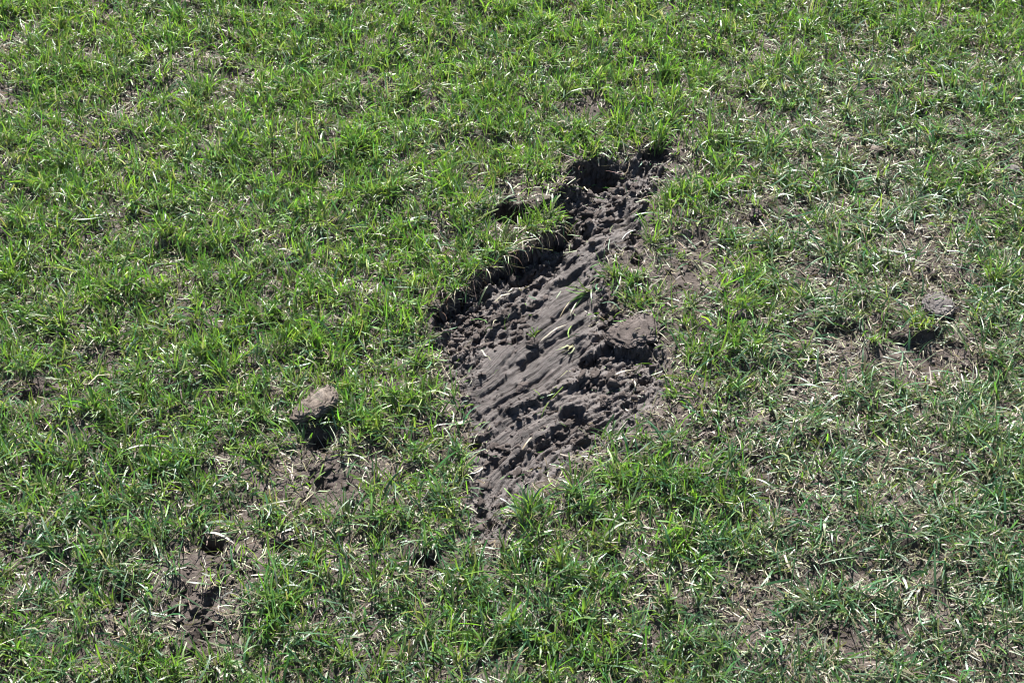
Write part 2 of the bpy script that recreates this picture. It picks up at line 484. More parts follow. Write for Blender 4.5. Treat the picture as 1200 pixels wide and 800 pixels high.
# ------------------------------------------------------------------ blades
def blades(root, az, lean, curl, length, width, roll, col_root, col_tip, K=5, side=None, blunt=None, lift=.0006, base_w=.75):
    """ribbons; returns vertices, quads, colours"""
    n = len(az)
    s = np.linspace(0, 1, K)
    ang = lean[:, None] + curl[:, None] * s[None, :]
    ds = length[:, None] / (K - 1)
    sb = np.zeros(n) if side is None else side
    a = az[:, None] + sb[:, None] * s[None, :]
    hx = np.sin(ang) * np.cos(a) * ds; hy = np.sin(ang) * np.sin(a) * ds; hz = np.cos(ang) * ds
    z0 = np.zeros((n, 1))
    px = root[:, 0:1] + np.concatenate([z0, np.cumsum(.5 * (hx[:, 1:] + hx[:, :-1]), 1)], 1)
    py = root[:, 1:2] + np.concatenate([z0, np.cumsum(.5 * (hy[:, 1:] + hy[:, :-1]), 1)], 1)
    pz = root[:, 2:3] + np.concatenate([z0, np.cumsum(.5 * (hz[:, 1:] + hz[:, :-1]), 1)], 1)
    g = zat(px.ravel(), py.ravel()).reshape(px.shape)
    pz[:, 1:] = np.maximum(pz[:, 1:], g[:, 1:] + lift)
    # width direction: horizontal normal of travel, rolled about the tangent
    tx, ty, tz = np.gradient(px, axis=1), np.gradient(py, axis=1), np.gradient(pz, axis=1)
    tl = np.sqrt(tx ** 2 + ty ** 2 + tz ** 2) + 1e-9
    tx, ty, tz = tx / tl, ty / tl, tz / tl
    sx, sy = -np.sin(a), np.cos(a); sz = np.zeros_like(sx)
    nx_, ny_, nz_ = ty * sz - tz * sy, tz * sx - tx * sz, tx * sy - ty * sx
    r = roll[:, None] * (1 + .35 * s[None, :])
    cr, sr = np.cos(r), np.sin(r)
    wx, wy, wz = sx * cr + nx_ * sr, sy * cr + ny_ * sr, nz_ * sr
    bl = np.zeros(n) if blunt is None else blunt
    prof = (base_w + (1 - base_w) * np.minimum(s / .3, 1)) * np.maximum(1 - s ** 2.6, .06)
    prof_b = (base_w + (1 - base_w) * np.minimum(s / .3, 1)) * np.maximum(1 - .35 * s ** 4, .06)
    w = .5 * width[:, None] * (prof[None, :] * (1 - bl[:, None]) + prof_b[None, :] * bl[:, None])
    A = np.stack([px - wx * w, py - wy * w, pz - wz * w], -1)
    B = np.stack([px + wx * w, py + wy * w, pz + wz * w], -1)
    V = np.stack([A, B], 2).reshape(-1, 3)
    base = (np.arange(n) * K * 2)[:, None] + (np.arange(K - 1) * 2)[None, :]
    F = np.stack([base, base + 1, base + 3, base + 2], -1).reshape(-1, 4)
    ss = (s ** .8)[None, :, None]
    C = col_root[:, None, :] * (1 - ss) + col_tip[:, None, :] * ss
    C = np.repeat(C[:, :, None, :], 2, 2).reshape(-1, 3)
    return V, F, C

def in_view(x, y, margin):
    u, v = pixel(x, y)
    return (u > -margin) & (u < 1200 + margin) & (v > -margin) & (v < 800 + margin)

def density(x, y):
    """how much living grass stands here, 0..1"""
    u, v = pixel(x, y)
    d = .71 + .20 * fbm(x / .10, y / .10, 101, 2) + .60 * fbm(x / .026, y / .026, 105, 2) + .42 * fbm(x / .040, y / .040, 3, 2)
    d -= .15 * smooth(780, 960, u) * smooth(20, 150, v) * (1 - .35 * smooth(640, 800, v)) * smooth(1240, 1120, u)
    d -= .03 * smooth(560, 760, v)
    d -= 1.15 * bare_amount(x, y)
    sd = sdat(x, y)
    d = np.where(sd < .0035, 0, d)
    near_side = smooth(440, 480, v) * smooth(540, 580, u) + smooth(690, 730, u) + smooth(520, 540, v)
    d = np.where((sd < .020) & (near_side > .5), d * .35, d)
    for cx, cy, rx, ry, dp in PITS:
        q = ((x - cx) / (rx * 1.1)) ** 2 + ((y - cy + .5 * ry) / (ry * 1.6)) ** 2
        d = np.where(q < 1.3, 0, d)
    for l, h, f in LEDGES:
        c = l.mean(0)
        m = np.hypot(x - c[0], y - c[1]) < .2
        if m.any():
            dd, side, al = seg_dist(x[m], y[m], l)
            d[m] = np.where((side <= 0) & (dd < .4 * h + .010) & (al > .08) & (al < .92), d[m] * .12, d[m])
    return np.clip(d, 0, 1.25)

GREENS = np.array([(.100, .212, .018), (.060, .165, .018), (.028, .100, .015), (.040, .122, .054), (.130, .205, .024), (.085, .150, .036)])
STRAWS = np.array([(.23, .21, .135), (.18, .155, .105), (.33, .32, .25), (.11, .085, .06), (.20, .23, .12), (.14, .12, .07)])

def pick_colour(n, table, p, jit=.16):
    k = rng.choice(len(table), n, p=p)
    return table[k] * (1 + jit * rng.standard_normal((n, 1))) * (1 + .08 * rng.standard_normal((n, 3)))

def green_tufts(ntuft, box, per, hmul=1.0):
    x = rng.uniform(box[0], box[1], ntuft); y = rng.uniform(box[2], box[3], ntuft)
    d = density(x, y)
    keep = rng.random(ntuft) < d
    x, y, d = x[keep], y[keep], d[keep]
    keep = in_view(x, y, 50) | (in_view(x, y, 330) & (rng.random(len(x)) < .34))
    x, y, d = x[keep], y[keep], d[keep]
    n = np.maximum(2, rng.poisson(per * (.55 + .6 * d)))
    tid = np.repeat(np.arange(len(x)), n)
    m = len(tid)
    rr = np.abs(rng.normal(0, .0075, m)); ra = rng.uniform(0, 2 * np.pi, m)
    bx = x[tid] + rr * np.cos(ra); by = y[tid] + rr * np.sin(ra)
    ok = sdat(bx, by) > .001
    u, v = pixel(x, y)
    dry = np.clip(smooth(800, 960, u) * smooth(20, 140, v) * .8 + .3 * fbm(x / .2, y / .2, 140, 2), 0, 1)     # worn, flattened side
    tl = rng.normal(1, .2, len(x)).clip(.5, 1.7) * (1 + .30 * fbm(x / .05, y / .05, 170, 2)).clip(.5, 1.6) * (.72 + .42 * np.clip(d, 0, 1.2))
    length = rng.gamma(4.5, .0215 / 4.5, m) * tl[tid] * hmul
    length = length.clip(.006, .055)
    tlean = rng.uniform(0, 2 * np.pi, len(x))
    az = ra + rng.normal(0, .7, m)
    # tufts pushed over one way
    push = rng.random(len(x)) < .45
    az = np.where(push[tid], tlean[tid] + rng.normal(0, .6, m), az)
    lean = np.abs(rng.normal(.42, .30, m)) + .75 * dry[tid] * rng.random(m)
    curl = rng.normal(.8, .6, m)
    width = rng.normal(.0020, .0005, m).clip(.0010, .0036) * (.8 + .3 * rng.random(len(x))[tid])
    roll = rng.normal(0, .6, m)
    hue = rng.random(len(x))
    kind = np.where(hue < .33, 0, np.where(hue < .62, 1, np.where(hue < .77, 2, np.where(hue < .87, 3, np.where(hue < .96, 4, 5)))))
    lush = 1 - dry
    kind = np.where((rng.random(len(x)) < .50 * dry + .42 * smooth(330, 700, v)), 3, kind)
    kind = np.where((dry > .35) & ((kind == 0) | (kind == 4)) & (rng.random(len(x)) < .55), np.where(rng.random(len(x)) < .5, 2, 5), kind)
    c = GREENS[kind][tid] * (1 + .18 * rng.standard_normal((m, 1))) * (1 + .07 * rng.standard_normal((m, 3)))
    c = c.clip(.01, .5)
    pale = pick_colour(m, np.array([(.30, .28, .13), (.24, .25, .10), (.33, .27, .16)]), [.4, .4, .2]).clip(.02, .6)
    rootc = c * .55 + pale * .45
    brown = rng.random(m) < (.07 + .13 * dry[tid])
    tipc = np.where(brown[:, None], pick_colour(m, STRAWS, [.3, .2, .2, .1, .1, .1]).clip(.02, .6), c * 1.05)
    sidebend = rng.normal(0, .5, m)
    blunt = (rng.random(m) < .5).astype(float)
    z = zat(bx, by) - .001
    root = np.stack([bx, by, z], 1)
    a = ok
    return blades(root[a], az[a], lean[a], curl[a], length[a], width[a], roll[a], rootc[a], tipc[a], 4, sidebend[a], blunt[a])

def thatch(n, box):
    x = rng.uniform(box[0], box[1], n); y = rng.uniform(box[2], box[3], n)
    u, v = pixel(x, y)
    b = bare_amount(x, y)
    dens = .44 + .3 * fbm(x / .08, y / .08, 150, 2) + .25 * fbm(x / .040, y / .040, 3, 2) + .24 * smooth(780, 950, u) - .75 * np.clip(b - .5, 0, 1)
    ok = (rng.random(n) < dens) & (in_view(x, y, 50) | (in_view(x, y, 330) & (rng.random(n) < .34))) & (sdat(x, y) > .004)
    x, y = x[ok], y[ok]; m = len(x)
    az = rng.uniform(0, 2 * np.pi, m)
    lean = rng.normal(1.35, .25, m).clip(.5, 1.9)
    curl = rng.normal(.25, .45, m)
    length = rng.gamma(4, .014 / 4, m).clip(.004, .045)
    width = rng.normal(.0013, .0004, m).clip(.0006, .0024)
    roll = rng.normal(0, .8, m)
    c = pick_colour(m, STRAWS, [.22, .22, .14, .18, .14, .10]).clip(.03, .6)
    z = zat(x, y) + rng.exponential(.0035, m)
    return blades(np.stack([x, y, z], 1), az, lean, curl, length, width, roll, c * .95, c, 3, rng.normal(0, .8, m), np.ones(m))

def long_flat(n, box):
    """long silvery green leaves lying over the sward"""
    x = rng.uniform(box[0], box[1], n); y = rng.uniform(box[2], box[3], n)
    u, v = pixel(x, y)
    dens = .24 + .55 * smooth(760, 940, u) + .3 * fbm(x / .15, y / .15, 160, 2) + .15 * smooth(500, 700, v) - .3 * smooth(1.0, .4, v / 250)
    ok = (rng.random(n) < dens) & (in_view(x, y, 50) | (in_view(x, y, 330) & (rng.random(n) < .34))) & (sdat(x, y) > .006)
    x, y = x[ok], y[ok]; m = len(x)
    az = rng.uniform(0, 2 * np.pi, m)
    lean = rng.normal(.95, .3, m).clip(.2, 1.5)
    curl = rng.normal(.7, .35, m)
    length = rng.normal(.036, .010, m).clip(.015, .065)
    width = rng.normal(.0024, .0006, m).clip(.0012, .0040)
    c = pick_colour(m, np.array([(.055, .135, .060), (.045, .120, .045), (.095, .165, .080), (.20, .23, .14)]), [.4, .3, .2, .1]).clip(.02, .5)
    z = zat(x, y) + rng.uniform(.002, .010, m)
    return blades(np.stack([x, y, z], 1), az, lean, curl, length, width, rng.normal(0, .35, m), c * .9, c * 1.1, 6, rng.normal(0, .6, m), (rng.random(m) < .3).astype(float))

BOX = (-1.45, 1.45, -.95, 1.55)
def scrape_litter(n):
    x = rng.uniform(-.14, .27, n); y = rng.uniform(-.42, .5, n)
    sd = sdat(x, y)
    p = np.where(sd < .003, .10 + .75 * smooth(-.035, .0, sd), 0) * (1 - .6 * clay_weight(x, y))
    ok = rng.random(n) < p
    x, y = x[ok], y[ok]; m = len(x)
    az = np.where(rng.random(m) < .6, R(225) + rng.normal(0, .5, m), rng.uniform(0, 6.28, m))
    c = pick_colour(m, np.concatenate([STRAWS, GREENS]), [.12, .12, .08, .14, .10, .08, .06, .08, .08, .06, .04, .04]).clip(.02, .6)
    z = zat(x, y) + rng.exponential(.0015, m)
    return blades(np.stack([x, y, z], 1), az, rng.normal(1.35, .3, m).clip(.4, 1.8), rng.normal(.2, .4, m), rng.gamma(4, .016 / 4, m).clip(.005, .04),
                  rng.normal(.0015, .0005, m).clip(.0006, .003), rng.normal(0, .7, m), c * .95, c, 4, rng.normal(0, .8, m), np.ones(m))
V1, F1, C1 = green_tufts(92000, BOX, 6.5)
V2, F2, C2 = long_flat(14500, BOX)
V = np.concatenate([V1, V2]); F = np.concatenate([F1, F2 + len(V1)]); C = np.concatenate([C1, C2])
me = mesh_from('grass', V, F); set_colour(me, C)
add_obj('grass', me, M_GRASS, kind='stuff', label='short patchy green lawn grass around the torn soil', category='grass')
TRIS = {'grass': len(F) * 2, 'ground': len(quads) * 2}
V1, F1, C1 = thatch(420000, BOX)
V2, F2, C2 = scrape_litter(4200)
def along_wall(n, off0, off1):
    k = rng.uniform(0, len(WALL) - 1.001, n); i = k.astype(int); f = (k - i)[:, None]
    p = WALL[i] * (1 - f) + WALL[i + 1] * f
    d = WALL[i + 1] - WALL[i]; d /= np.linalg.norm(d, axis=1)[:, None]
    nrm = np.stack([-d[:, 1], d[:, 0]], 1)                     # away from the scrape
    p = p + nrm * rng.uniform(off0, off1, n)[:, None]
    return p, np.arctan2(-nrm[:, 1], -nrm[:, 0])
p_, a_ = along_wall(420, -.001, .012)
ok_ = sdat(p_[:, 0], p_[:, 1]) > -.003
p_, a_ = p_[ok_], a_[ok_]; m_ = len(p_)
c_ = pick_colour(m_, np.array([(.16, .12, .08), (.10, .07, .05), (.28, .24, .16), (.06, .12, .03)]), [.35, .3, .2, .15]).clip(.02, .5)
Vr, Fr, Cr = blades(np.stack([p_[:, 0], p_[:, 1], zat(p_[:, 0], p_[:, 1])], 1), a_ + rng.normal(0, .7, m_), rng.normal(1.2, .3, m_), rng.normal(1.5, .5, m_),
                    rng.gamma(4, .020 / 4, m_).clip(.006, .045), rng.normal(.0011, .0003, m_).clip(.0005, .002), rng.normal(0, .8, m_), c_, c_, 6, rng.normal(0, .9, m_), np.ones(m_))
V2, F2, C2 = np.concatenate([V2, Vr]), np.concatenate([F2, Fr + len(V2)]), np.concatenate([C2, Cr])
V = np.concatenate([V1, V2]); F = np.concatenate([F1, F2 + len(V1)]); C = np.concatenate([C1, C2])
me = mesh_from('dry_grass', V, F); set_colour(me, C)
add_obj('dry_grass', me, M_STRAW, kind='stuff', label='dead straw coloured grass litter lying between the green blades', category='dry grass')
TRIS['thatch'] = len(F) * 2

# ------------------------------------------------------------------ loose soil
def ico(sub):
    bm = bmesh.new(); bmesh.ops.create_icosphere(bm, subdivisions=sub, radius=1.0)
    v = np.array([q.co[:] for q in bm.verts]); f = np.array([[q.index for q in p.verts] for p in bm.faces])
    bm.free()
    return v, f

ICO1, ICO1F = ico(1)
ICO4, ICO4F = ico(5)
ICO3, ICO3F = ico(3)

def lump(seed, sx, sy, sz, rough=.35, fine=.10, flat_bottom=.0, base=None, outline=None):
    """an irregular clod, vertices about its middle"""
    v0, f = base if base else (ICO3, ICO3F)
    v = np.zeros_like(v0)
    if outline is None:
        pr = np.random.default_rng(int(seed) * 13 + 5)
        v0 = v0.copy()
        for _ in range(16):
            nn = pr.standard_normal(3); nn /= np.linalg.norm(nn); dd = pr.uniform(.45, .85)
            h_ = v0 @ nn - dd
            v0 = v0 - np.maximum(h_, 0)[:, None] * nn * .94
    off = Vector((seed * 7.31, seed * 3.17, seed * 1.93))
    for i, p in enumerate(v0):
        q = Vector(p)
        d = 1 + rough * mnoise.fractal(q * 1.1 + off, .9, 2.1, 3) + fine * (1 - 2.2 * abs(mnoise.noise(q * 3.3 + off))) + fine * .7 * mnoise.fractal(q * 8.5 + off, .7, 2.2, 3)
        c = mnoise.cell(q * 2.1 + off) * .16
        v[i] = p * (d + c)
    if outline is not None:                       # a slab of that outline (metres, about its middle)
        ang = np.arctan2(outline[:, 1], outline[:, 0]); rad = np.hypot(outline[:, 0], outline[:, 1])
        k = np.argsort(ang); ang, rad = ang[k], rad[k]
        ang = np.concatenate([ang[-1:] - 2 * np.pi, ang, ang[:1] + 2 * np.pi]); rad = np.concatenate([rad[-1:], rad, rad[:1]])
        rh = np.hypot(v[:, 0], v[:, 1]); ro = np.interp(np.arctan2(v[:, 1], v[:, 0]), ang, rad)
        fac = np.where(rh > 1e-6, np.minimum(rh, 1.25) ** .55 / np.maximum(rh, 1e-6), 0)
        zz = np.sign(v[:, 2]) * np.abs(v[:, 2]) ** .7 * sz
        rel = np.array([mnoise.fractal(Vector((a * 1.6, b * 1.6, seed)) * 6, .8, 2.1, 4) for a, b in zip(v[:, 0], v[:, 1])])
        v = np.stack([v[:, 0] * fac * ro, v[:, 1] * fac * ro, zz + rel * sz * .45], 1)
    else:
        v *= (sx, sy, sz)
    if flat_bottom:
        v[:, 2] = np.maximum(v[:, 2], -sz * flat_bottom)
    return v, f

# fine crumbs: far too many to count
def rot_rand(m):
    q = rng.standard_normal((m, 4)); q /= np.linalg.norm(q, axis=1)[:, None]
    w, x, y, z = q.T
    return np.stack([np.stack([1 - 2 * (y * y + z * z), 2 * (x * y - z * w), 2 * (x * z + y * w)], -1),
                     np.stack([2 * (x * y + z * w), 1 - 2 * (x * x + z * z), 2 * (y * z - x * w)], -1),
                     np.stack([2 * (x * z - y * w), 2 * (y * z + x * w), 1 - 2 * (x * x + y * y)], -1)], 1)

def crumbs(zones, smin, smax):
    xs, ys = [], []
    for (px, py, rx, ry, k) in zones:
        a = rng.normal(0, .5, (k, 2))
        x, y = G(px + a[:, 0] * rx, py + a[:, 1] * ry)
        xs.append(x); ys.append(y)
    x = np.concatenate(xs); y = np.concatenate(ys); m = len(x)
    r = np.exp(rng.normal(np.log(smin), .48, m)).clip(.0006, smax)
    keep = (sdat(x, y) < .012) & (rng.random(m) > .70 * clay_weight(x, y))
    x, y, r = x[keep], y[keep], r[keep]; m = len(x)
    nv = len(ICO1)
    d = 1 + .34 * rng.standard_normal((m, nv, 1)).clip(-1.7, 1.7)
    P = ICO1[None] * d * rng.uniform(.45, 1.6, (m, 1, 3))
    P = np.einsum('mij,mvj->mvi', rot_rand(m), P) * r[:, None, None]
    P = P + np.stack([x, y, zat(x, y) + r * .25], 1)[:, None, :]
    Fc = ICO1F[None] + (np.arange(m) * nv)[:, None, None]
    return P.reshape(-1, 3), Fc.reshape(-1, 3)

ZONES = [(580, 368, 60, 34, 252), (560, 362, 34, 24, 120), (690, 240, 60, 36, 252), (730, 215, 50, 30, 150), (715, 400, 60, 60, 210),
         (735, 445, 60, 50, 210), (590, 525, 40, 60, 168), (640, 500, 90, 50, 192), (572, 600, 24, 50, 150), (536, 405, 30, 50, 180),
         (625, 410, 120, 90, 252), (600, 318, 120, 20, 150), (690, 300, 60, 40, 96), (650, 278, 80, 20, 120), (550, 450, 20, 60, 120),
         (700, 515, 70, 30, 150), (760, 185, 36, 20, 90)]
V, F = crumbs(ZONES, .0014, .006)
kb = rng.integers(0, len(BARE), 9000)
bb = np.array(BARE)[kb]
bxy = np.stack([bb[:, 0] + rng.normal(0, .75, len(kb)) * bb[:, 2], bb[:, 1] + rng.normal(0, .75, len(kb)) * bb[:, 3]], 1)
keep = rng.random(len(kb)) < bb[:, 4]
bxy = bxy[keep]; m_ = len(bxy); r_ = np.exp(rng.normal(np.log(.0013), .5, m_)).clip(.0005, .005)
P_ = ICO1[None] * (1 + .34 * rng.standard_normal((m_, len(ICO1), 1)).clip(-1.7, 1.7)) * rng.uniform(.45, 1.6, (m_, 1, 3))
P_ = np.einsum('mij,mvj->mvi', rot_rand(m_), P_) * r_[:, None, None] + np.stack([bxy[:, 0], bxy[:, 1], zat(bxy[:, 0], bxy[:, 1]) + r_ * .3], 1)[:, None, :]
F_ = (ICO1F[None] + (np.arange(m_) * len(ICO1))[:, None, None]).reshape(-1, 3)
F = np.concatenate([F, F_ + len(V)]); V = np.concatenate([V, P_.reshape(-1, 3)])
me = mesh_from('soil_crumbs', V, None, F, False)
add_obj('soil_crumbs', me, M_CLOD, kind='stuff', label='fine loose soil crumbs strewn over the scrape', category='soil crumbs')
TRIS['crumbs'] = len(F)

# ------------------------------------------------------------------ clods one can pick up
def mpp(px, py):
    return float(G(px + .5, py)[0] - G(px - .5, py)[0])

def clod(px, py, w, d, h, mat, label, seed, rz=0.0, tilt=(0, 0), lift=.0, rough=.35, fine=.12, cat='soil clod', name='soil_clod', base=None, flat=0.0, outline=None):
    """w, d, h full sizes in millimetres"""
    x, y = map(float, G(px, py))
    v, f = lump(seed, w / 2000, d / 2000, h / 2000, rough, fine, flat, base, None if outline is None else GP(outline) - np.array([[x, y]]))
    me = mesh_from(name, v, None, f)
    o = add_obj(name, me, mat, label=label, category=cat)
    gz = float(zat(np.array([x]), np.array([y]))[0])
    o.location = (x, y, gz + h / 2000 * .55 + lift)
    o.rotation_euler = (tilt[0], tilt[1], rz)
    return o

BIG = (ICO4, ICO4F)
clod(370, 490, 0, 0, 13, M_DRYCLOD, 'dry tan crusted soil slab propped up over a black hole', 3, .0, (R(4), R(-12)), .013, .16, .24, base=BIG,
     outline=[(343, 499), (351, 486), (366, 477), (387, 469), (395, 477), (392, 489), (380, 494), (364, 499)])
clod(1097, 364, 0, 0, 16, M_GREYCLOD, 'grey rough clod in the grass above the bare strip', 5, 0, (0, .1), .007, .15, .22, base=BIG,
     outline=[(1081, 362), (1090, 350), (1100, 346), (1112, 354), (1116, 366), (1106, 374), (1092, 376)])
clod(884, 254, 24, 24, 11, M_CLOD, 'small purple grey clod half sunk in thin grass', 7, 1.1, lift=.002, fine=.25, base=(ICO4, ICO4F))
clod(1026, 178, 30, 26, 9, M_DRYCLOD, 'flat tan crust of earth lying among dull grass', 9, .3, lift=.004)
clod(1184, 198, 30, 30, 12, M_GREYCLOD, 'pale grey crust at a gap in the worn grass', 11, .8, lift=.005)
clod(624, 397, 17, 15, 12, M_CLOD, 'dark round clod stuck with a green sprig on the grooved clay', 13, .2, lift=.001, fine=.35, base=(ICO4, ICO4F))
clod(740, 392, 0, 0, 9, M_CLOD, 'broad broken crust overhanging a black gap in the scrape', 15, 0, (R(7), R(3)), -.001, .45, .30, base=BIG,
     outline=[(712, 400), (722, 386), (736, 380), (752, 374), (770, 384), (766, 398), (748, 402), (738, 408), (724, 404)])
clod(290, 690, 30, 28, 7, M_CLOD, 'reddish brown flat clod beside three dark little holes', 17, .5, lift=.002, fine=.22)
clod(709, 462, 22, 20, 13, M_CLOD, 'rounded dark clod at the grassy lower rim of the scrape', 19, .9, lift=.000, fine=.2, base=(ICO4, ICO4F))
clod(612, 449, 26, 15, 6, M_CLOD, 'ragged reddish lump smeared onto the smooth clay', 21, .7, lift=.0, fine=.35, base=(ICO4, ICO4F))
clod(668, 217, 30, 20, 14, M_CLOD, 'crumbly tan lump between the deep dark hollow and turf strip', 23, .3, lift=.006, fine=.2)
clod(596, 236, 20, 14, 8, M_CLOD, 'rooty tan clod on the lip of the small black pit', 25, .6, lift=.006, fine=.25)
clod(692, 222, 18, 14, 16, M_CLOD, 'upright lump of soil in front of the deep dark hollow', 27, .1, lift=.006, fine=.2)
clod(325, 368, 15, 13, 10, M_GREYCLOD, 'tiny grey clod buried in lush unbroken grass', 31, lift=.006)
clod(868, 378, 24, 18, 10, M_CLOD, 'brown clod in thin grass between the scrape and the bare strip', 35, lift=.003)

# pebbles and chips
M_PALE, n_, o_ = new_mat('pale_stone')
b_ = N(n_, 'ShaderNodeBsdfPrincipled'); t_ = N(n_, 'ShaderNodeTexNoise'); t_.inputs['Scale'].default_value = 300
r_ = N(n_, 'ShaderNodeValToRGB'); r_.color_ramp.elements[0].color = (.30, .27, .24, 1); r_.color_ramp.elements[1].color = (.52, .48, .44, 1)
n_.links.new(t_.outputs['Fac'], r_.inputs['Fac']); n_.links.new(r_.outputs['Color'], b_.inputs['Base Color'])
b_.inputs['Roughness'].default_value = .6; n_.links.new(b_.outputs['BSDF'], o_.inputs['Surface'])
clod(665, 84, 11, 9, 8, M_PALE, 'pale little pebble among the grass above the deep hollow', 41, lift=.010, rough=.2, fine=.03, cat='pebble', name='pebble')
clod(637, 101, 11, 9, 7, M_PALE, 'pale pinkish pebble low in the grass near a second pebble', 43, .5, lift=.008, rough=.2, fine=.03, cat='pebble', name='pebble')
clod(668, 487, 7, 6, 5, M_PALE, 'pale stone chip in the dark hollow low in the scrape', 45, .5, lift=.003, rough=.2, fine=.03, cat='pebble', name='pebble')

# lumps broken off along the cut: alike, told apart only by where they lie
VARS = [mesh_from('lump_%d' % k, *(lambda q: (q[0], None, q[1]))(lump(60 + k, .5, .40, .32, .75, .38))) for k in range(9)]
for m_ in VARS: m_.materials.append(M_CLOD)
def heap(spots, k, sx, sy, s0, s1, label, group, lim=.004):
    for i in range(k):
        c = spots[i % len(spots)]
        px, py = c[0] + rng.normal(0, sx), c[1] + rng.normal(0, sy)
        x, y = map(float, G(px, py))
        if float(sdat(np.array([x]), np.array([y]))[0]) > lim: continue
        o = bpy.data.objects.new('soil_lump', VARS[int(rng.integers(len(VARS)))]); col.objects.link(o)
        sz = rng.uniform(s0, s1)
        o.scale = (sz * rng.uniform(.8, 1.5), sz * rng.uniform(.7, 1.1), sz * rng.uniform(.7, 1.1))
        o.rotation_euler = (rng.uniform(-.6, .6), rng.uniform(-.6, .6), rng.uniform(.2, 1.3))
        o.location = (x, y, float(zat(np.array([x]), np.array([y]))[0]) + sz * .06)
        o['label'] = label; o['category'] = 'soil lump'; o['group'] = group
heap([(545, 365), (560, 372), (575, 362), (590, 372), (600, 358), (615, 350), (570, 388), (585, 385)], 44, 11, 7, .008, .017,
     'pale topped crumbly lump heaped under the long cut edge', 'lumps heaped under the long cut edge')
heap([(680, 230), (700, 235), (720, 225), (690, 250), (710, 252), (670, 245), (735, 215)], 32, 11, 8, .008, .018,
     'brown lump on the broken ground before the deep hollow', 'lumps before the deep hollow')
heap([(700, 375), (715, 385), (700, 430), (720, 430), (745, 440), (690, 445), (730, 460)], 26, 11, 9, .008, .018,
     'dark lump in the rough soil beside the overhanging crust', 'lumps beside the overhanging crust')
heap([(575, 500), (565, 525), (585, 520), (600, 545), (570, 560), (572, 590)], 20, 7, 9, .008, .016,
     'small lump along the narrow tail of the scrape', 'lumps along the tail of the scrape')
heap([(660, 500), (690, 495), (640, 515), (675, 515), (620, 545)], 14, 12, 6, .008, .016,
     'small lump on the lower grassy rim of the scrape', 'lumps on the lower rim')
heap([(570, 328), (595, 310), (620, 297), (645, 283), (545, 348)], 13, 10, 5, .008, .015,
     'dark lump clinging to the shaded face of the cut', 'lumps on the shaded cut face')

heap([(222, 712), (235, 725), (210, 730), (250, 690), (270, 660), (232, 752), (216, 706), (262, 675)], 26, 12, 8, .007, .016,
     'small brown lump on the crumbled ground around the little holes', 'lumps around the little holes', 9)
heap([(360, 545), (385, 550), (345, 560), (400, 560)], 9, 12, 6, .007, .014,
     'small brown lump on the straw strewn patch below the slab', 'lumps below the propped slab', 9)

# ------------------------------------------------------------------ tufts one can tell apart: each blade a part
def tuft(px, py, hmm, nb, spread, cols, label, lean=.35, bias=None, bias_amt=.0, width=2.6, curl=.6, zlift=0.0, name='grass_tuft', cat='grass tuft', mat=None):
    x, y = map(float, G(px, py))
    gz = float(zat(np.array([x]), np.array([y]))[0]) + zlift
    root = add_obj(name, None, label=label, category=cat)
    root.location = (x, y, gz); root.empty_display_size = .02
    for i in range(nb):
        a = rng.uniform(0, 2 * np.pi); r = abs(rng.normal(0, spread / 1000))
        bx, by = x + r * math.cos(a), y + r * math.sin(a) * .7
        az = a + rng.normal(0, .6)
        if bias is not None and rng.random() < bias_amt: az = bias + rng.normal(0, .35)
        c = np.array(cols[int(rng.integers(len(cols)))]) * (1 + .12 * rng.standard_normal())
        pale = np.array((.26, .25, .11))
        one = lambda q: np.array([q])
        bz = float(zat(np.array([bx]), np.array([by]))[0]) - .001 + zlift
        V, F, C = blades(np.array([[bx, by, bz]]), one(az), one(abs(rng.normal(lean, .25))), one(rng.normal(curl, .4)),
                         one(hmm / 1000 * rng.uniform(.55, 1.1)), one(width / 1000 * rng.uniform(.75, 1.2)), one(rng.normal(0, .5)),
                         (c * .6 + pale * .4)[None], (c * 1.05)[None], 7, one(rng.normal(0, .4)), one(float(rng.random() < .4)))
        dead = mat is None and nb > 12 and i % 7 == 3
        if dead: C = np.repeat(STRAWS[i % 3][None] * .9, len(C), 0)
        nm = 'dead_blade' if dead else 'blade'
        me = mesh_from(nm, V - np.array([x, y, gz]), F); set_colour(me, C)
        o = add_obj(nm, me, M_STRAW if dead else (mat or M_GRASS), parent=root)
        if dead: o['label'] = 'withered straw coloured blade'
    return root

BRIGHT = [(.100, .200, .022), (.080, .175, .022), (.125, .205, .030)]
MID = [(.060, .150, .022), (.050, .125, .022)]
DARK = [(.030, .098, .018), (.040, .108, .034)]
BLUE = [(.048, .125, .056), (.065, .142, .068)]
YEL = [(.150, .210, .030), (.120, .195, .025)]
tuft(620, 268, 40, 22, 14, BRIGHT, 'bright green tuft on the turf strip beside the small black pit')
tuft(645, 256, 38, 20, 13, BRIGHT, 'bright green tuft on the turf strip nearest the deep dark hollow')
tuft(768, 170, 44, 26, 9, DARK, 'dark upright tuft where the scrape ends past the deep hollow', lean=.2, curl=.35)
tuft(722, 322, 42, 24, 15, MID, 'green tuft bulging over the grassy side of the grooved clay', bias=3.9, bias_amt=.5)
tuft(742, 330, 36, 18, 12, BRIGHT, 'yellowish green tuft beside the bare dusty patch', bias=4.2, bias_amt=.3)
tuft(688, 338, 40, 14, 6, MID, 'green blades pressed flat along the clay grooves', lean=1.2, bias=3.95, bias_amt=.95, curl=.3)
tuft(626, 388, 16, 9, 4, BRIGHT, 'tiny green sprig growing from the round clod on clay', lean=.5, zlift=.006)
tuft(672, 398, 26, 6, 4, [(.30, .27, .16), (.16, .19, .09)], 'few bleached blades dragged along the clay grooves', lean=1.35, bias=3.95, bias_amt=1.0, curl=.1, mat=M_STRAW)
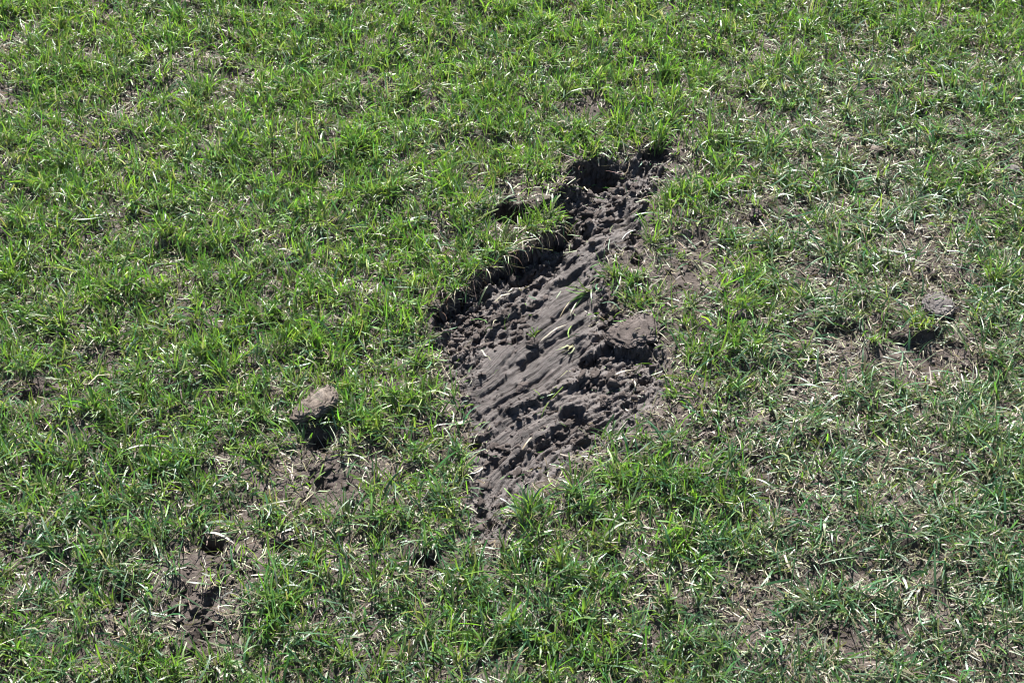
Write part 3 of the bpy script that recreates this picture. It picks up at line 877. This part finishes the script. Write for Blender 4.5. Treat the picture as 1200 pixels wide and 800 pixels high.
tuft(640, 465, 36, 5, 4, YEL, 'curling yellow green blades lying across a clay ledge', lean=1.1, bias=.5, bias_amt=.7, curl=.6)
tuft(766, 384, 36, 20, 9, BLUE, 'silvery drooping tuft on the grassy end of the overhanging crust', lean=.9, bias=3.7, bias_amt=.6)
tuft(800, 232, 44, 28, 16, BRIGHT, 'full green tuft by the rim between dark hollow and dusty patch')
tuft(716, 510, 42, 26, 13, DARK, 'dark green tuft leaning over the lower corner of the scrape', bias=.6, bias_amt=.4)
tuft(618, 606, 42, 20, 10, BLUE, 'silvery green tuft beside the narrow tail of the scrape', bias=1.9, bias_amt=.4)
tuft(672, 575, 46, 28, 17, MID, 'thick green tuft below the lower rim of the scrape')
tuft(852, 590, 44, 30, 18, YEL, 'bright yellow green tuft standing out from dull worn turf')
tuft(408, 605, 52, 28, 14, DARK, 'tall dark green tuft next to the straw strewn patch')
tuft(440, 680, 46, 26, 13, MID, 'vivid green tuft with drooping silvery leaves in thin turf')
tuft(420, 495, 46, 16, 9, MID, 'long bladed green tuft at the side of the propped slab', bias=2.6, bias_amt=.5)
tuft(118, 640, 44, 28, 14, BLUE, 'bushy silvery tipped tuft up the lawn from the little holes')
tuft(340, 700, 42, 24, 14, BRIGHT, 'light green tuft beside the reddish flat clod')
tuft(250, 775, 44, 28, 18, MID, 'broad green tuft next to the crumbled ground with little holes')
tuft(150, 735, 40, 18, 10, BLUE, 'loose blue green tuft with pale leaves near the little holes')
tuft(1024, 398, 38, 22, 12, MID, 'green tuft jutting onto the bare strip from above', bias=4.5, bias_amt=.4)
tuft(1075, 388, 34, 22, 15, YEL, 'mossy yellow green tuft overhanging the black gap of the bare strip', bias=4.6, bias_amt=.5)
tuft(1010, 445, 34, 16, 10, DARK, 'dark short tuft rising from the middle of the bare strip')
tuft(1158, 420, 50, 30, 17, DARK, 'dense dark tuft at the end of the bare strip')
tuft(1165, 330, 48, 26, 14, BRIGHT, 'sunlit upright tuft past the grey rough clod')
tuft(300, 318, 44, 22, 14, BLUE, 'pale glinting tuft in otherwise even lush grass', lean=.6)
tuft(970, 300, 46, 16, 12, BLUE, 'flattened blue grey tuft splayed on the worn turf', lean=1.0)
tuft(958, 735, 52, 14, 10, BLUE, 'long leaved tuft bending over the small hole in bare soil', lean=.9, bias=3.9, bias_amt=.5)
tuft(832, 160, 46, 24, 14, MID, 'green clump in the dull turf up from the dusty patch')
tuft(690, 172, 38, 24, 16, BRIGHT, 'lush green tuft right on the brow of the deep hollow', bias=4.5, bias_amt=.3)
tuft(205, 706, 11, 3, 2, [(.32, .24, .02), (.26, .23, .03)], 'little yellow leaf sprouting between the dark holes', width=2.4, lean=.3)

# ------------------------------------------------------------------ single stalks and leaves lying about
def stalk(p0, p1, wmm, colour, label, name='straw', cat='straw', mat=None, arch=.006, sidebend=0.0):
    x0, y0 = map(float, G(*p0)); x1, y1 = map(float, G(*p1))
    K = 9; s_ = np.linspace(0, 1, K)
    dx, dy = x1 - x0, y1 - y0
    px = x0 + dx * s_ - dy * sidebend * np.sin(np.pi * s_); py = y0 + dy * s_ + dx * sidebend * np.sin(np.pi * s_)
    pz = zat(px, py); k3 = np.ones(3) / 3
    pz = np.maximum(np.linspace(pz[0], pz[-1], K), pz) + .002 + arch * np.sin(np.pi * s_)
    L_ = math.hypot(dx, dy); nx_, ny_ = -dy / L_, dx / L_
    w = wmm / 2000 * np.minimum(1, np.minimum(s_ * 6 + .5, (1 - s_) * 4 + .15))
    # folded leaf: keel between two edges
    A = np.stack([px - nx_ * w, py - ny_ * w, pz + w * .5], 1); B = np.stack([px, py, pz], 1); D = np.stack([px + nx_ * w, py + ny_ * w, pz + w * .35], 1)
    V = np.stack([A, B, D], 1).reshape(-1, 3); o0 = np.array([x0, y0, pz[0]])
    b = np.arange(K - 1) * 3
    F = np.concatenate([np.stack([b, b + 1, b + 4, b + 3], 1), np.stack([b + 1, b + 2, b + 5, b + 4], 1)])
    me = mesh_from(name, V - o0, F); set_colour(me, np.repeat(np.array([colour]), len(V), 0))
    o = add_obj(name, me, mat or M_STRAW, label=label, category=cat)
    o.location = o0
    return o
PALE = (.27, .24, .18); TAN = (.22, .17, .10); SILVER = (.16, .20, .11)
stalk((239, 625), (277, 638), 3.4, (.40, .37, .32), 'pale dry stalk bridging the darkest little hole', arch=.010)
stalk((634, 392), (664, 374), 2.0, PALE, 'pale straw lying along the grooves above the round clod', arch=.002)
stalk((668, 366), (676, 350), 1.8, PALE, 'short straw sliver stuck among flattened green blades', arch=.003)
stalk((656, 366), (668, 352), 1.5, TAN, 'thin tan straw sliver on the smooth upper clay', arch=.003)
stalk((612, 486 + 40), (624, 512), 2.2, TAN, 'tan straw bit caught in the narrow tail', arch=.003)
stalk((578, 348), (598, 338), 3.0, PALE, 'bleached stalk at the foot of the cut edge', arch=.004)
stalk((560, 346), (572, 334), 3.0, SILVER, 'single green leaf fallen into the shade of the cut', 'grass_leaf', 'grass leaf', M_GRASS, .004)
stalk((534, 496), (548, 492), 6.5, (.30, .27, .20), 'broad pale dead leaf chip on the rim near the narrow tail', 'leaf_chip', 'dead leaf', None, .002)
stalk((678, 208), (696, 224), 2.2, TAN, 'thin root poking out before the deep hollow', 'root', 'root', None, .012)
stalk((628, 252), (652, 244), 2.6, PALE, 'bleached stalk lying behind the turf strip', arch=.006)
stalk((712, 440), (742, 428), 2.2, PALE, 'fine pale stalk over the rough soil by the crust', arch=.006)
stalk((734, 440), (742, 458), 2.4, PALE, 'curved pale stalk above the rounded dark clod', arch=.008, sidebend=.25)
stalk((900, 640 - 170), (912, 500), 3.4, SILVER, 'long silvery leaf across thin turf below the bare strip', 'grass_leaf', 'grass leaf', M_GRASS, .008)
stalk((1100, 378), (1130, 404), 3.4, (.30, .31, .20), 'silvery leaf slanting across the end of the bare strip', 'grass_leaf', 'grass leaf', M_GRASS, .012)
stalk((920, 640), (936, 680), 3.2, PALE, 'bleached curved leaf in dull turf above the small bare patch', arch=.008, sidebend=-.15)
stalk((1060, 415), (1072, 428), 2.0, PALE, 'short straw lying on the bare strip', arch=.001)
stalk((115, 683), (122, 706), 3.6, (.30, .33, .22), 'pale green leaf standing near the shallowest little hole', 'grass_leaf', 'grass leaf', M_GRASS, .012)
stalk((345, 663), (365, 656), 4.2, (.40, .38, .22), 'yellowish dead leaf curled over thin turf', 'leaf_chip', 'dead leaf', None, .008, .2)
stalk((700, 640), (746, 615), 3.6, (.20, .24, .14), 'long grey green leaf lying across thick turf', 'grass_leaf', 'grass leaf', M_GRASS, .016)
